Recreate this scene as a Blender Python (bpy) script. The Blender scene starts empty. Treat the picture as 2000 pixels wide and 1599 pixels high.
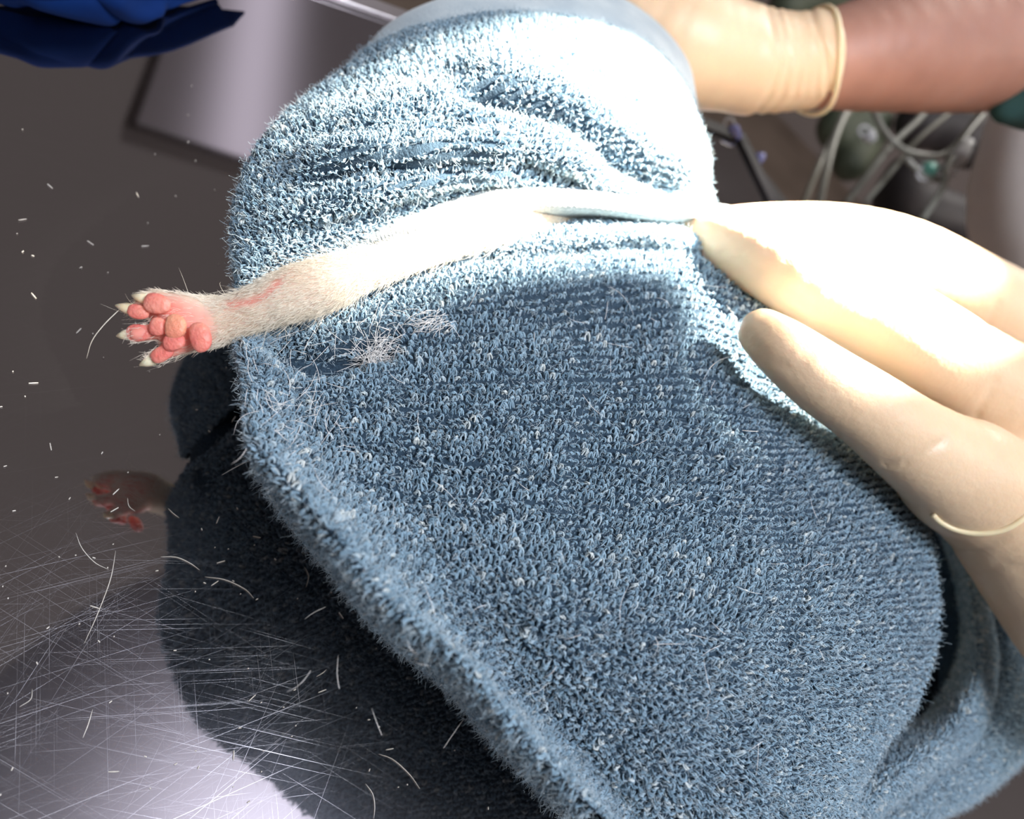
import bpy, math, random
import numpy as np
from mathutils import Vector, Matrix
random.seed(7); RNG = np.random.default_rng(11)
SC = bpy.context.scene; COL = SC.collection

# ---------------------------------------------------------------- camera
F = 1450.0; CX, CY = 1000.0, 799.5; H = 0.24
NAD = np.array([20., 1730.])                       # where the photograph's verticals converge (straight down)
_d = NAD - np.array([CX, CY]); _r = np.hypot(*_d); PITCH = math.atan(F / _r)
_dx, _dy = _d[0] / _r, -_d[1] / _r
FWD = np.array([0, math.cos(PITCH), -math.sin(PITCH)])
_r0 = np.array([1., 0, 0]); _u0 = np.array([0, math.sin(PITCH), math.cos(PITCH)])
RT = -_dy * _r0 - _dx * _u0; UP = _dx * _r0 - _dy * _u0
CAM = np.array([0., 0., H])
cam = bpy.data.cameras.new('camera'); co = bpy.data.objects.new('camera', cam); COL.objects.link(co)
cam.sensor_width = 36; cam.lens = 36 * F / 2000; cam.clip_start = 0.005; cam.clip_end = 50
m = Matrix.Identity(4)
for i in range(3):
    m[i][0], m[i][1], m[i][2], m[i][3] = RT[i], UP[i], -FWD[i], CAM[i]
co.matrix_world = m; SC.camera = co
cam.dof.use_dof = True; cam.dof.focus_distance = 0.212; cam.dof.aperture_fstop = 9.0

def ray(px, py):
    return FWD + RT * (px - CX) / F - UP * (py - CY) / F
def at(px, py, h=0.0):                              # the place at height h above the table seen at a photograph pixel
    v = ray(px, py); return CAM + v * ((H - h) / -v[2])
def att(px, py, t):                                 # the place at depth t
    return CAM + ray(px, py) * t
def depth(P): return float((np.asarray(P) - CAM) @ FWD)
def proj(P):
    q = P - CAM; z = np.maximum(q @ FWD, 1e-4)
    return CX + F * (q @ RT) / z, CY - F * (q @ UP) / z

# ---------------------------------------------------------------- world, lights, exposure
W = bpy.data.worlds.new('world'); SC.world = W; W.use_nodes = True
bg = W.node_tree.nodes['Background']; bg.inputs[0].default_value = (0.95, 0.83, 0.80, 1); bg.inputs[1].default_value = 0.185
SC.view_settings.view_transform = 'Standard'; SC.view_settings.look = 'None'
SC.view_settings.exposure = 0.0; SC.view_settings.gamma = 1.0; SC.view_settings.use_curve_mapping = False

def aim(o, target):
    d = Vector(target) - o.location
    o.rotation_euler = d.to_track_quat('-Z', 'Y').to_euler()
def area(name, loc, target, sx, sy, power, color):
    l = bpy.data.lights.new(name, 'AREA'); l.shape = 'RECTANGLE'; l.size = sx; l.size_y = sy
    l.energy = power; l.color = color
    o = bpy.data.objects.new(name, l); COL.objects.link(o); o.location = loc; aim(o, target); return o
def spot(name, loc, target, power, color, angle, blend, radius):
    l = bpy.data.lights.new(name, 'SPOT'); l.energy = power; l.color = color
    l.spot_size = math.radians(angle); l.spot_blend = blend; l.shadow_soft_size = radius
    o = bpy.data.objects.new(name, l); COL.objects.link(o); o.location = loc; aim(o, target); return o
def mirror_dir(px, py):
    v = ray(px, py); v = v / np.linalg.norm(v); return at(px, py, 0), v * np.array([1, 1, -1])

# added spot standing in for window sunlight from behind right: the hard bright pool in the photograph
LAMP_T = at(1400, 350, 0.10); LAMP_L = LAMP_T + np.array([0.27, 0.40, 0.86])
spot('added_sun_spot', LAMP_L, LAMP_T, 1550, (1.0, 0.93, 0.78), 17.5, 1.0, 0.003)
# near-side daylight plus added fills: far, overhead, background and a small bluish glint
area('far_fill', (0.15, 2.1, 1.5), (0, 0.15, 0), 0.8, 0.8, 24, (1.0, 0.96, 0.90))
area('overhead_fill', (0.45, -0.10, 1.3), (0, 0.2, 0.05), 0.4, 0.4, 17, (0.92, 0.95, 1.0))
p, d = mirror_dir(500, 1850)
area('glint_fill', p + d * 1.3, p, 0.22, 0.22, 3.5, (0.74, 0.80, 1.0))  # added so the scratches glint
area('daylight_near', (-0.9, -0.7, 1.0), (0, 0.2, 0.05), 0.7, 0.7, 1.5, (0.80, 0.88, 1.0))
area('background_fill', (1.2, 0.9, 1.0), (1.1, 2.6, -.6), 0.6, 0.6, 22, (1.0, 0.90, 0.82))  # added fill brightening the floor and clutter beyond the table

# ---------------------------------------------------------------- materials
def mat(name):
    m = bpy.data.materials.new(name); m.use_nodes = True
    return m, m.node_tree, m.node_tree.nodes['Principled BSDF']
def nd(nt, t, **kw):
    n = nt.nodes.new(t)
    for k, v in kw.items():
        if k in n.inputs: n.inputs[k].default_value = v
        else: setattr(n, k, v)
    return n
def simple(name, c1, c2, rough=0.5, scale=30, metal=0, bump=0.0, bscale=200, sss=0, sheen=0, coord='Object', spec=0.5, sssr=0.003):
    m, nt, b = mat(name); L = nt.links
    tc = nd(nt, 'ShaderNodeTexCoord'); n = nd(nt, 'ShaderNodeTexNoise', Scale=scale, Detail=4.0)
    L.new(tc.outputs[coord], n.inputs['Vector'])
    r = nd(nt, 'ShaderNodeValToRGB'); r.color_ramp.elements[0].position = .35; r.color_ramp.elements[1].position = .65
    r.color_ramp.elements[0].color = (*c1, 1); r.color_ramp.elements[1].color = (*c2, 1)
    L.new(n.outputs['Fac'], r.inputs[0]); L.new(r.outputs[0], b.inputs['Base Color'])
    b.inputs['Roughness'].default_value = rough; b.inputs['Metallic'].default_value = metal
    b.inputs['Specular IOR Level'].default_value = spec
    if sss:
        b.inputs['Subsurface Weight'].default_value = sss; b.inputs['Subsurface Scale'].default_value = sssr
        b.inputs['Subsurface Radius'].default_value = (1.0, .45, .25)
    if sheen: b.inputs['Sheen Weight'].default_value = sheen; b.inputs['Sheen Roughness'].default_value = .5
    if bump:
        n2 = nd(nt, 'ShaderNodeTexNoise', Scale=bscale, Detail=3.0); L.new(tc.outputs[coord], n2.inputs['Vector'])
        bp = nd(nt, 'ShaderNodeBump', Strength=bump, Distance=0.001)
        L.new(n2.outputs['Fac'], bp.inputs['Height']); L.new(bp.outputs[0], b.inputs['Normal'])
    return m

# steel: mirror-like with brushed grain, worn scratches and a few smears
def steel():
    m, nt, b = mat('scratched_steel'); L = nt.links
    tc = nd(nt, 'ShaderNodeTexCoord')
    total = None
    def lines(ang, sx, sy, lo, hi, seed):
        mp = nd(nt, 'ShaderNodeMapping'); mp.inputs['Rotation'].default_value = (0, 0, ang)
        mp.inputs['Location'].default_value = (seed, seed * .7, 0)
        mp2 = nd(nt, 'ShaderNodeMapping'); mp2.inputs['Scale'].default_value = (sx, sy, 1)
        n = nd(nt, 'ShaderNodeTexNoise', Scale=1.0, Detail=2.0, Roughness=.6)
        r = nd(nt, 'ShaderNodeMapRange'); r.inputs['From Min'].default_value = lo; r.inputs['From Max'].default_value = hi
        L.new(tc.outputs['Object'], mp.inputs['Vector']); L.new(mp.outputs[0], mp2.inputs['Vector'])
        L.new(mp2.outputs[0], n.inputs['Vector']); L.new(n.outputs['Fac'], r.inputs['Value']); return r.outputs[0]
    def mx(a, c, op='MAXIMUM'):
        q = nd(nt, 'ShaderNodeMath'); q.operation = op
        for i, s in enumerate((a, c)):
            if isinstance(s, float): q.inputs[i].default_value = s
            else: L.new(s, q.inputs[i])
        return q.outputs[0]
    for i, (a, sx, sy) in enumerate([(.15, 4200, 7), (.75, 3600, 12), (1.35, 4600, 8), (2.2, 4000, 14), (2.75, 4400, 9), (.45, 2600, 6), (1.05, 3200, 10)]):
        s = lines(a, sx, sy, .645, .72, 3.1 * i)
        total = s if total is None else mx(total, s)
    wear = nd(nt, 'ShaderNodeTexNoise', Scale=9.0, Detail=3.0); L.new(tc.outputs['Object'], wear.inputs['Vector'])
    wr = nd(nt, 'ShaderNodeMapRange'); wr.inputs['From Min'].default_value = .40; wr.inputs['From Max'].default_value = .62
    L.new(wear.outputs['Fac'], wr.inputs['Value'])
    # scratches strongest in a patch at the near left of the table
    geo = nd(nt, 'ShaderNodeNewGeometry'); ds = nd(nt, 'ShaderNodeVectorMath'); ds.operation = 'DISTANCE'
    ds.inputs[1].default_value = tuple(at(330, 1450, 0)); L.new(geo.outputs['Position'], ds.inputs[0])
    pr = nd(nt, 'ShaderNodeMapRange'); pr.inputs['From Min'].default_value = .035; pr.inputs['From Max'].default_value = .085
    pr.inputs['To Min'].default_value = 1.0; pr.inputs['To Max'].default_value = .07; L.new(ds.outputs['Value'], pr.inputs['Value'])
    scr = mx(mx(total, mx(mx(wr.outputs[0], .6, 'MULTIPLY'), .4, 'ADD'), 'MULTIPLY'), pr.outputs[0], 'MULTIPLY')
    base = nd(nt, 'ShaderNodeMix'); base.data_type = 'RGBA'
    base.inputs[6].default_value = (.36, .34, .345, 1); base.inputs[7].default_value = (.75, .75, .78, 1)
    L.new(scr, base.inputs[0])
    b.inputs['Metallic'].default_value = 1.0; L.new(base.outputs[2], b.inputs['Base Color'])
    sm = nd(nt, 'ShaderNodeTexNoise', Scale=14.0, Detail=5.0); L.new(tc.outputs['Object'], sm.inputs['Vector'])
    r0 = nd(nt, 'ShaderNodeMapRange'); r0.inputs['To Min'].default_value = .015; r0.inputs['To Max'].default_value = .06
    L.new(sm.outputs['Fac'], r0.inputs['Value'])
    L.new(mx(r0.outputs[0], mx(scr, .38, 'MULTIPLY'), 'ADD'), b.inputs['Roughness'])
    # a second, hazier lobe from micro wear
    b2 = nd(nt, 'ShaderNodeBsdfPrincipled'); b2.inputs['Metallic'].default_value = 1; b2.inputs['Roughness'].default_value = .30
    b2.inputs['Base Color'].default_value = (.62, .62, .68, 1)
    ms = nd(nt, 'ShaderNodeMixShader'); hz = nd(nt, 'ShaderNodeMapRange')
    hz.inputs['To Min'].default_value = .02; hz.inputs['To Max'].default_value = .22
    L.new(mx(mx(mx(wr.outputs[0], .3, 'MULTIPLY'), pr.outputs[0], 'MULTIPLY'), mx(scr, .8, 'MULTIPLY'), 'ADD'), hz.inputs['Value']); L.new(hz.outputs[0], ms.inputs[0])
    L.new(b.outputs[0], ms.inputs[1]); L.new(b2.outputs[0], ms.inputs[2])
    bp = nd(nt, 'ShaderNodeBump', Strength=.25, Distance=.0002); L.new(scr, bp.inputs['Height'])
    L.new(bp.outputs[0], b2.inputs['Normal'])
    L.new(ms.outputs[0], nt.nodes['Material Output'].inputs['Surface'])
    return m

def yarn(name, dark, light, pale, sheen=.35):
    m, nt, b = mat(name); L = nt.links
    a = nd(nt, 'ShaderNodeAttribute'); a.attribute_name = 'tone'
    r = nd(nt, 'ShaderNodeValToRGB'); e = r.color_ramp.elements
    e[0].position = 0; e[0].color = (*dark, 1); e[1].position = 1; e[1].color = (*pale, 1)
    k = e.new(.62); k.color = (*light, 1)
    L.new(a.outputs['Fac'], r.inputs[0]); L.new(r.outputs[0], b.inputs['Base Color'])
    b.inputs['Roughness'].default_value = .85; b.inputs['Sheen Weight'].default_value = sheen
    b.inputs['Sheen Roughness'].default_value = .4; b.inputs['Specular IOR Level'].default_value = .2
    tc = nd(nt, 'ShaderNodeTexCoord'); n2 = nd(nt, 'ShaderNodeTexNoise', Scale=2600.0, Detail=2.0)
    L.new(tc.outputs['Object'], n2.inputs['Vector'])
    bp = nd(nt, 'ShaderNodeBump', Strength=.6, Distance=.0003); L.new(n2.outputs['Fac'], bp.inputs['Height']); L.new(bp.outputs[0], b.inputs['Normal'])
    return m
M = {}
M['steel'] = steel()
M['rim'] = simple('brushed_rim', (.60, .56, .57), (.70, .66, .67), .3, 40, metal=.9)
M['ground'] = simple('towel_ground_shade', (.014, .034, .058), (.03, .062, .098), .95, 900, bump=.6, bscale=1500)  # shade between the loops is put into this dark ground colour
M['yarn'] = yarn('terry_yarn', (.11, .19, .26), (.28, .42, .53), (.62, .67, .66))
M['fuzz'] = simple('terry_fuzz', (.30, .42, .52), (.50, .58, .62), .9, 200)
M['hem'] = simple('woven_hem', (.40, .42, .42), (.56, .57, .55), .9, 500, bump=.5, bscale=1200)
M['pale'] = simple('pale_border', (.38, .47, .53), (.50, .58, .62), .95, 60, bump=.4, bscale=900, sheen=.3)
M['latex'] = simple('cream_latex', (.70, .50, .32), (.78, .58, .39), .42, 18, bump=.25, bscale=420, sss=.25, sssr=.006)
M['latex2'] = simple('latex_bead', (.80, .66, .42), (.84, .70, .47), .4, 18, sss=.3)
M['skin'] = simple('arm_skin', (.30, .145, .105), (.37, .19, .14), .5, 22, bump=.3, bscale=500, sss=.2)
M['catskin'] = simple('cat_skin', (.82, .60, .46), (.88, .70, .56), .6, 60, sss=.4, sssr=.004)
M['pad'] = simple('pink_pad', (.86, .20, .17), (.92, .34, .26), .45, 160, bump=.5, bscale=900, sss=.35, sssr=.003)
M['pad2'] = simple('peach_pad', (.88, .30, .20), (.90, .42, .26), .45, 160, bump=.5, bscale=900, sss=.35, sssr=.003)
M['claw'] = simple('claw_horn', (.82, .66, .44), (.90, .78, .58), .3, 200, sss=.5, sssr=.003)
M['fur'] = simple('white_fur', (.88, .79, .64), (.94, .88, .76), .6, 80)
M['hair'] = simple('loose_hair', (.62, .57, .50), (.80, .76, .70), .5, 80)
M['tuft'] = simple('shed_hair', (.90, .87, .84), (.94, .92, .90), .5, 80)
M['sleeve'] = simple('teal_cloth', (.008, .035, .037), (.014, .055, .055), .9, 60, bump=.4)
M['blue'] = simple('blue_plastic', (.001, .014, .09), (.002, .028, .15), .85, 12, bump=.3, bscale=30, spec=.15)
M['tube'] = simple('clear_tubing', (.20, .20, .17), (.27, .27, .235), .25, 30)
M['floor'] = simple('floor_vinyl', (.13, .10, .08), (.18, .14, .115), .5, 6)
M['wallm'] = simple('room_wall', (.20, .17, .165), (.23, .20, .19), .9, 3)
M['black'] = simple('black_bag', (.012, .010, .012), (.025, .02, .022), .6, 30)
M['housing'] = simple('pale_cloth', (.86, .78, .75), (.92, .84, .81), .8, 20, bump=.2)
M['connector'] = simple('blue_connector', (.18, .20, .50), (.30, .32, .62), .2, 30)
M['green'] = simple('green_connector', (.10, .35, .28), (.16, .42, .34), .3, 30)
M['white'] = simple('white_plastic', (.55, .55, .56), (.66, .66, .68), .3, 30)
M['greenish'] = simple('green_pouch', (.05, .065, .04), (.085, .10, .065), .6, 30)

def pink_skin():
    nt = M['catskin'].node_tree; b = nt.nodes['Principled BSDF']; src = b.inputs['Base Color'].links[0].from_socket
    a = nd(nt, 'ShaderNodeAttribute'); a.attribute_name = 'pink'; x = nd(nt, 'ShaderNodeMix'); x.data_type = 'RGBA'
    nt.links.new(a.outputs['Fac'], x.inputs[0]); nt.links.new(src, x.inputs[6]); x.inputs[7].default_value = (.86, .30, .24, 1)
    nt.links.new(x.outputs[2], b.inputs['Base Color'])
pink_skin()

# ---------------------------------------------------------------- mesh helpers
def mesh_obj(name, V, Fc, m, parent=None, smooth=True):
    me = bpy.data.meshes.new(name)
    V = np.asarray(V, dtype=np.float32)
    if isinstance(Fc, np.ndarray):
        n = Fc.shape[1]; k = Fc.shape[0]
        me.vertices.add(len(V)); me.vertices.foreach_set('co', V.ravel())
        me.loops.add(k * n); me.loops.foreach_set('vertex_index', Fc.astype(np.int32).ravel())
        me.polygons.add(k); me.polygons.foreach_set('loop_start', np.arange(0, k * n, n, dtype=np.int32))
        me.update(calc_edges=True)
    else:
        me.from_pydata([tuple(v) for v in V.tolist()], [], Fc)
    if smooth: me.polygons.foreach_set('use_smooth', [True] * len(me.polygons))
    me.materials.append(m); me.validate()
    o = bpy.data.objects.new(name, me); COL.objects.link(o)
    if parent: o.parent = parent
    return o
def thing(name, label, cat, loc=(0, 0, 0), group=None):
    o = bpy.data.objects.new(name, None); COL.objects.link(o); o.empty_display_size = .02
    o.location = loc; o['label'] = label; o['category'] = cat
    if group: o['group'] = group
    return o
def tag(o, label=None, cat=None, group=None, kind=None):
    for k, v in (('label', label), ('category', cat), ('group', group), ('kind', kind)):
        if v: o[k] = v
    return o
def under(o, parent):                                # parent while keeping world place (parents only translate)
    o.parent = parent; o.matrix_parent_inverse = Matrix.Translation(-Vector(parent.location)); return o
def grid_faces(nr, nc, wrap=False):
    j, i = np.meshgrid(np.arange(nr - 1), np.arange(nc if wrap else nc - 1), indexing='ij')
    a = j * nc + i; b = j * nc + (i + 1) % nc
    return np.stack([a, b, b + nc, a + nc], -1).reshape(-1, 4)
def cr(A, n):                                        # Catmull-Rom along axis 0
    A = np.asarray(A, float); k = len(A); t = np.linspace(0, k - 1, n); i = np.minimum(t.astype(int), k - 2); f = t - i
    E = np.concatenate([[2 * A[0] - A[1]], A, [2 * A[-1] - A[-2]]]); f = f.reshape([-1] + [1] * (A.ndim - 1))
    p0, p1, p2, p3 = E[i], E[i + 1], E[i + 2], E[i + 3]
    return .5 * (2 * p1 + (p2 - p0) * f + (2 * p0 - 5 * p1 + 4 * p2 - p3) * f ** 2 + (3 * p1 - p0 - 3 * p2 + p3) * f ** 3)
def normals(P):
    du = np.gradient(P, axis=1); dv = np.gradient(P, axis=0)
    n = np.cross(dv, du); n /= np.linalg.norm(n, axis=2, keepdims=True) + 1e-12; return n
def tube_mesh(pts, rad, sides=10, n=None, closed=False):
    pts = np.asarray(pts, float); rad = np.asarray(rad, float) * np.ones(len(pts))
    if n: pts = cr(pts, n); rad = cr(rad, n)
    T = np.gradient(pts, axis=0); T /= np.linalg.norm(T, axis=1, keepdims=True) + 1e-12
    ref = np.array([.3, .2, .93]); A = np.cross(T, ref); A /= np.linalg.norm(A, axis=1, keepdims=True); B = np.cross(T, A)
    th = np.linspace(0, 2 * np.pi, sides, endpoint=False)
    V = pts[:, None] + rad[:, None, None] * (A[:, None] * np.cos(th)[None, :, None] + B[:, None] * np.sin(th)[None, :, None])
    V = V.reshape(-1, 3); Fc = grid_faces(len(pts), sides, True).tolist()
    Fc += [list(range(sides))[::-1], [(len(pts) - 1) * sides + i for i in range(sides)]]
    return V, Fc
# smooth-union bodies: tapered segments, surface extracted with surface nets
def sdf_cone(X, a, b, ra, rb):
    ba = b - a; L2 = ba @ ba + 1e-12; h = np.clip(((X - a) @ ba) / L2, 0, 1)
    return np.linalg.norm(X - a - h[..., None] * ba, axis=-1) - (ra + (rb - ra) * h)
def body(name, chains, vox, k, m, parent=None, extra=None, iters=1):
    chains = [[(np.asarray(p), r) for p, r in (zip(cr(np.array([q[0] for q in ch]), (len(ch) - 1) * 4 + 1), cr(np.array([q[1] for q in ch]), (len(ch) - 1) * 4 + 1)) if len(ch) > 2 else ch)] for ch in chains]
    P = np.array([q[0] for ch in chains for q in ch]); rm = max(q[1] for ch in chains for q in ch) + .006
    lo = P.min(0) - rm; hi = P.max(0) + rm; dims = np.ceil((hi - lo) / vox).astype(int) + 1
    ax = [lo[i] + vox * np.arange(dims[i]) for i in range(3)]
    D = np.full(tuple(dims), 1.0)
    for ch in chains:
        C = np.full(tuple(dims), 1.0)
        for (a, ra), (b, rb) in zip(ch[:-1], ch[1:]):
            mn = np.minimum(a - ra, b - rb) - .014; mxx = np.maximum(a + ra, b + rb) + .014
            i0 = np.maximum(((mn - lo) / vox).astype(int), 0); i1 = np.minimum(((mxx - lo) / vox).astype(int) + 2, dims)
            sl = tuple(slice(p, q) for p, q in zip(i0, i1))
            X = np.stack(np.meshgrid(*[ax[i][sl[i]] for i in range(3)], indexing='ij'), -1)
            C[sl] = np.minimum(C[sl], sdf_cone(X, a, b, ra, rb))
        hh = np.clip(.5 + .5 * (D - C) / k, 0, 1); D = D * (1 - hh) + C * hh - k * hh * (1 - hh)
    if extra:
        X = np.stack(np.meshgrid(*ax, indexing='ij'), -1); near = np.abs(D) < .012
        D[near] += extra(X[near])
    S = D < 0; c = np.zeros(tuple(dims - 1)); tot = np.zeros(tuple(dims - 1) + (3,)); 
    cnt = np.zeros(tuple(dims - 1))
    def cor(A, dx, dy, dz): return A[dx:dims[0] - 1 + dx, dy:dims[1] - 1 + dy, dz:dims[2] - 1 + dz]
    for axn in range(3):
        o1, o2 = [q for q in range(3) if q != axn]
        for u in (0, 1):
            for w in (0, 1):
                q = [0, 0, 0]; q[o1] = u; q[o2] = w; q2 = list(q); q2[axn] = 1
                d0 = cor(D, *q); d1 = cor(D, *q2); cross = (d0 < 0) != (d1 < 0)
                t = np.where(cross, d0 / np.where(cross, d0 - d1, 1), 0)
                pos = np.zeros(d0.shape + (3,)); pos[..., o1] = u; pos[..., o2] = w; pos[..., axn] = t
                tot += pos * cross[..., None]; cnt += cross
    act = cnt > 0; idx = -np.ones(act.shape, int); idx[act] = np.arange(act.sum())
    ijk = np.argwhere(act); V = lo + vox * (ijk + tot[act] / cnt[act][:, None])
    quads = []
    for axn in range(3):
        o1, o2 = [(1, 2), (2, 0), (0, 1)][axn]
        a0 = np.take(S, range(dims[axn] - 1), axn); a1 = np.take(S, range(1, dims[axn]), axn)
        e = np.argwhere(a0 != a1); e = e[(e[:, o1] > 0) & (e[:, o2] > 0) & (e[:, o1] < dims[o1] - 1) & (e[:, o2] < dims[o2] - 1)]
        flip = a0[e[:, 0], e[:, 1], e[:, 2]]
        def cell(du, dv):
            q = e.copy(); q[:, o1] -= du; q[:, o2] -= dv; return idx[q[:, 0], q[:, 1], q[:, 2]]
        Q = np.stack([cell(1, 1), cell(0, 1), cell(0, 0), cell(1, 0)], 1)
        Q[~flip] = Q[~flip][:, ::-1]; quads.append(Q)
    Q = np.concatenate(quads); Q = Q[(Q >= 0).all(1)]
    for _ in range(iters):                            # light Laplacian smoothing
        acc = np.zeros_like(V); n = np.zeros(len(V))
        for a, b in ((0, 1), (1, 2), (2, 3), (3, 0)):
            np.add.at(acc, Q[:, a], V[Q[:, b]]); np.add.at(n, Q[:, a], 1); np.add.at(acc, Q[:, b], V[Q[:, a]]); np.add.at(n, Q[:, b], 1)
        V = V * .5 + .5 * acc / n[:, None]
    return mesh_obj(name, V, Q, m, parent)
def J(px, py, h, r):                                  # joint seen at pixel, height h, radius r in pixels
    P = at(px, py, h); return (P, r / F * depth(P))
def JT(px, py, t, r): return (att(px, py, t), r / F * t)
def curves_obj(name, P, rad, m, parent=None):         # P (n,k,3), rad (n,k)
    n, k = P.shape[:2]
    hc = bpy.data.hair_curves.new(name); hc.add_curves([k] * n)
    hc.attributes['position'].data.foreach_set('vector', P.astype(np.float32).ravel())
    a = hc.attributes.get('radius') or hc.attributes.new('radius', 'FLOAT', 'POINT')
    a.data.foreach_set('value', np.ascontiguousarray(rad, dtype=np.float32).ravel())
    hc.materials.append(m)
    o = bpy.data.objects.new(name, hc); COL.objects.link(o)
    if parent: o.parent = parent
    return o

# ---------------------------------------------------------------- room and table
def box(name, lo, hi, m, parent=None):
    x0, y0, z0 = lo; x1, y1, z1 = hi
    V = [(x0, y0, z0), (x1, y0, z0), (x1, y1, z0), (x0, y1, z0), (x0, y0, z1), (x1, y0, z1), (x1, y1, z1), (x0, y1, z1)]
    return mesh_obj(name, V, [(0, 3, 2, 1), (4, 5, 6, 7), (0, 1, 5, 4), (1, 2, 6, 5), (2, 3, 7, 6), (3, 0, 4, 7)], m, parent, False)
tag(box('floor', (-2.5, -2.0, -.90), (3.5, 4.0, -.86), M['floor']), kind='structure')
tag(box('wall_back', (-2.5, 3.2, -.86), (3.5, 3.3, 1.8), M['wallm']), kind='structure')
tag(box('wall_left', (-2.6, -2.0, -.86), (-2.5, 3.3, 1.8), M['wallm']), kind='structure')

# ceiling light whose reflection lies in the steel near the top left
cl = thing('ceiling_light', 'rectangular ceiling light mirrored in the steel left of the towel', 'lamp', (-1.29, 1.25, 1.4))
ca_, cb_ = np.array([-.64, .77, 0]), np.array([.72, .69, 0]); cc_ = np.array([-1.29, 1.25, 1.4])
def plate(name, u0, u1, v0, v1, z0, z1, m):
    V = [cc_ + ca_ * u + cb_ * v + [0, 0, z] for z in (z0, z1) for u, v in ((u0, v0), (u1, v0), (u1, v1), (u0, v1))]
    return under(mesh_obj(name, V, [(0, 3, 2, 1), (4, 5, 6, 7), (0, 1, 5, 4), (1, 2, 6, 5), (2, 3, 7, 6), (3, 0, 4, 7)], m, None, False), cl)
def glow(name, c, st):
    m, nt, b = mat(name); b.inputs['Base Color'].default_value = (.8, .8, .8, 1)
    b.inputs['Emission Color'].default_value = (*c, 1); b.inputs['Emission Strength'].default_value = st; return m
M['diffuser'] = glow('lamp_diffuser', (.86, .80, .95), .34); M['lamptube'] = glow('lamp_tube', (.95, .88, 1.0), .9)
nt = M['diffuser'].node_tree; g = nd(nt, 'ShaderNodeNewGeometry'); dp = nd(nt, 'ShaderNodeVectorMath'); dp.operation = 'DOT_PRODUCT'
dp.inputs[1].default_value = (.72, .69, 0); nt.links.new(g.outputs['Position'], dp.inputs[0])     # soft bright band painted into the emission, as if from a tube
def mth(op, a, b_=None):
    q = nd(nt, 'ShaderNodeMath'); q.operation = op
    for i, v in enumerate((a, b_)):
        if v is None: continue
        if isinstance(v, (int, float)): q.inputs[i].default_value = v
        else: nt.links.new(v, q.inputs[i])
    return q.outputs[0]
c0 = -1.29 * .72 + 1.25 * .69 + .28
u = mth('DIVIDE', mth('SUBTRACT', dp.outputs['Value'], c0), .12); e = mth('POWER', 2.718, mth('MULTIPLY', mth('MULTIPLY', u, u), -1.0))
nt.links.new(mth('ADD', mth('MULTIPLY', e, 1.15), .10), nt.nodes['Principled BSDF'].inputs['Emission Strength'])
plate('housing', -.03, 1.0, -.03, .75, .005, .06, M['wallm']); plate('diffuser', 0, .97, 0, .72, 0, .004, M['diffuser'])
V, Fc = tube_mesh([cc_ + ca_ * u + cb_ * .235 + [0, 0, .03] for u in (.06, .5, .92)], .016, 12); under(mesh_obj('lamp_tube', V, Fc, M['lamptube']), cl)

# added spot head with unseen flaps shaped to cut the edges of its pool
ex = thing('added_spot_rig', 'spot head added out of frame behind the hands, beam shaped by a flap', 'lamp', LAMP_L)
ax_ = (LAMP_L - LAMP_T) / np.linalg.norm(LAMP_L - LAMP_T)
V, Fc = tube_mesh([LAMP_L + ax_ * z for z in (.03, .035, .06, .09, .10)], [.06, .062, .058, .035, .01], 24); under(mesh_obj('spot_head', V, Fc, M['rim']), ex)
edge = [at(*q) for q in ((300,700,.07), (520,655,.075), (700,610,.078), (850,540,.085), (1050,495,.09), (1250,485,.096), (1370,505,.102), (1450,580,.108), (1500,700,.114), (1590,790,.118), (1760,760,.12), (1950,680,.12), (2300,680,.12))]
edge2 = [at(*q) for q in ((400,250,.09), (650,120,.09), (900,55,.1), (1080,42,.1), (1230,75,.097), (1325,160,.09), (1375,285,.088), (1480,372,.09), (1650,360,.09), (1850,400,.09), (2200,560,.1))]
V = [LAMP_L + .22 * (p_ - LAMP_L) for p_ in edge2] + [LAMP_L + .22 * (p_ + np.array([-.38, .5, 0]) - LAMP_L) for p_ in edge2]
o = under(mesh_obj('flap', V, grid_faces(2, len(edge2)).tolist(), M['black'], None, False), ex); o.modifiers.new('thick', 'SOLIDIFY').thickness = .001  # added far flap, outline shaped to end the lit pool behind the bundle
V = [LAMP_L + .22 * (p_ - LAMP_L) for p_ in edge] + [LAMP_L + .22 * (p_ + np.array([.22, -.45, 0]) - LAMP_L) for p_ in edge]
o = under(mesh_obj('flap', V, grid_faces(2, len(edge)).tolist(), M['black'], None, False), ex); o.modifiers.new('thick', 'SOLIDIFY').thickness = .001  # added near flap, outline shaped to keep the lower wrap unlit
V, Fc = tube_mesh([V[-3], LAMP_L + ax_ * .04], .004, 8); under(mesh_obj('flap_arm', V, Fc, M['rim']), ex)

# round glowing dome, added so that its reflection makes the pale glow on the scratched steel at lower left
dome = thing('added_glow_dome', 'added round glowing dome mirrored as a pale glow in the scratched steel at lower left', 'lamp', (.30, .28, 1.40))
M['dome'] = glow('dome_glow', (.84, .83, 1.0), 1.0); M['dome'].node_tree.nodes['Principled BSDF'].inputs['Base Color'].default_value = (.16, .14, .135, 1)
nt = M['dome'].node_tree; g = nd(nt, 'ShaderNodeNewGeometry'); ds = nd(nt, 'ShaderNodeVectorMath'); ds.operation = 'DISTANCE'
ds.inputs[1].default_value = (.30, .28, 1.40); nt.links.new(g.outputs['Position'], ds.inputs[0])
u = mth('DIVIDE', ds.outputs['Value'], .27); e = mth('POWER', 2.718, mth('MULTIPLY', mth('MULTIPLY', u, u), -1.0))
nt.links.new(mth('ADD', mth('MULTIPLY', e, 2.7), .03), nt.nodes['Principled BSDF'].inputs['Emission Strength'])  # soft falloff painted into the added dome's emission
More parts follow.
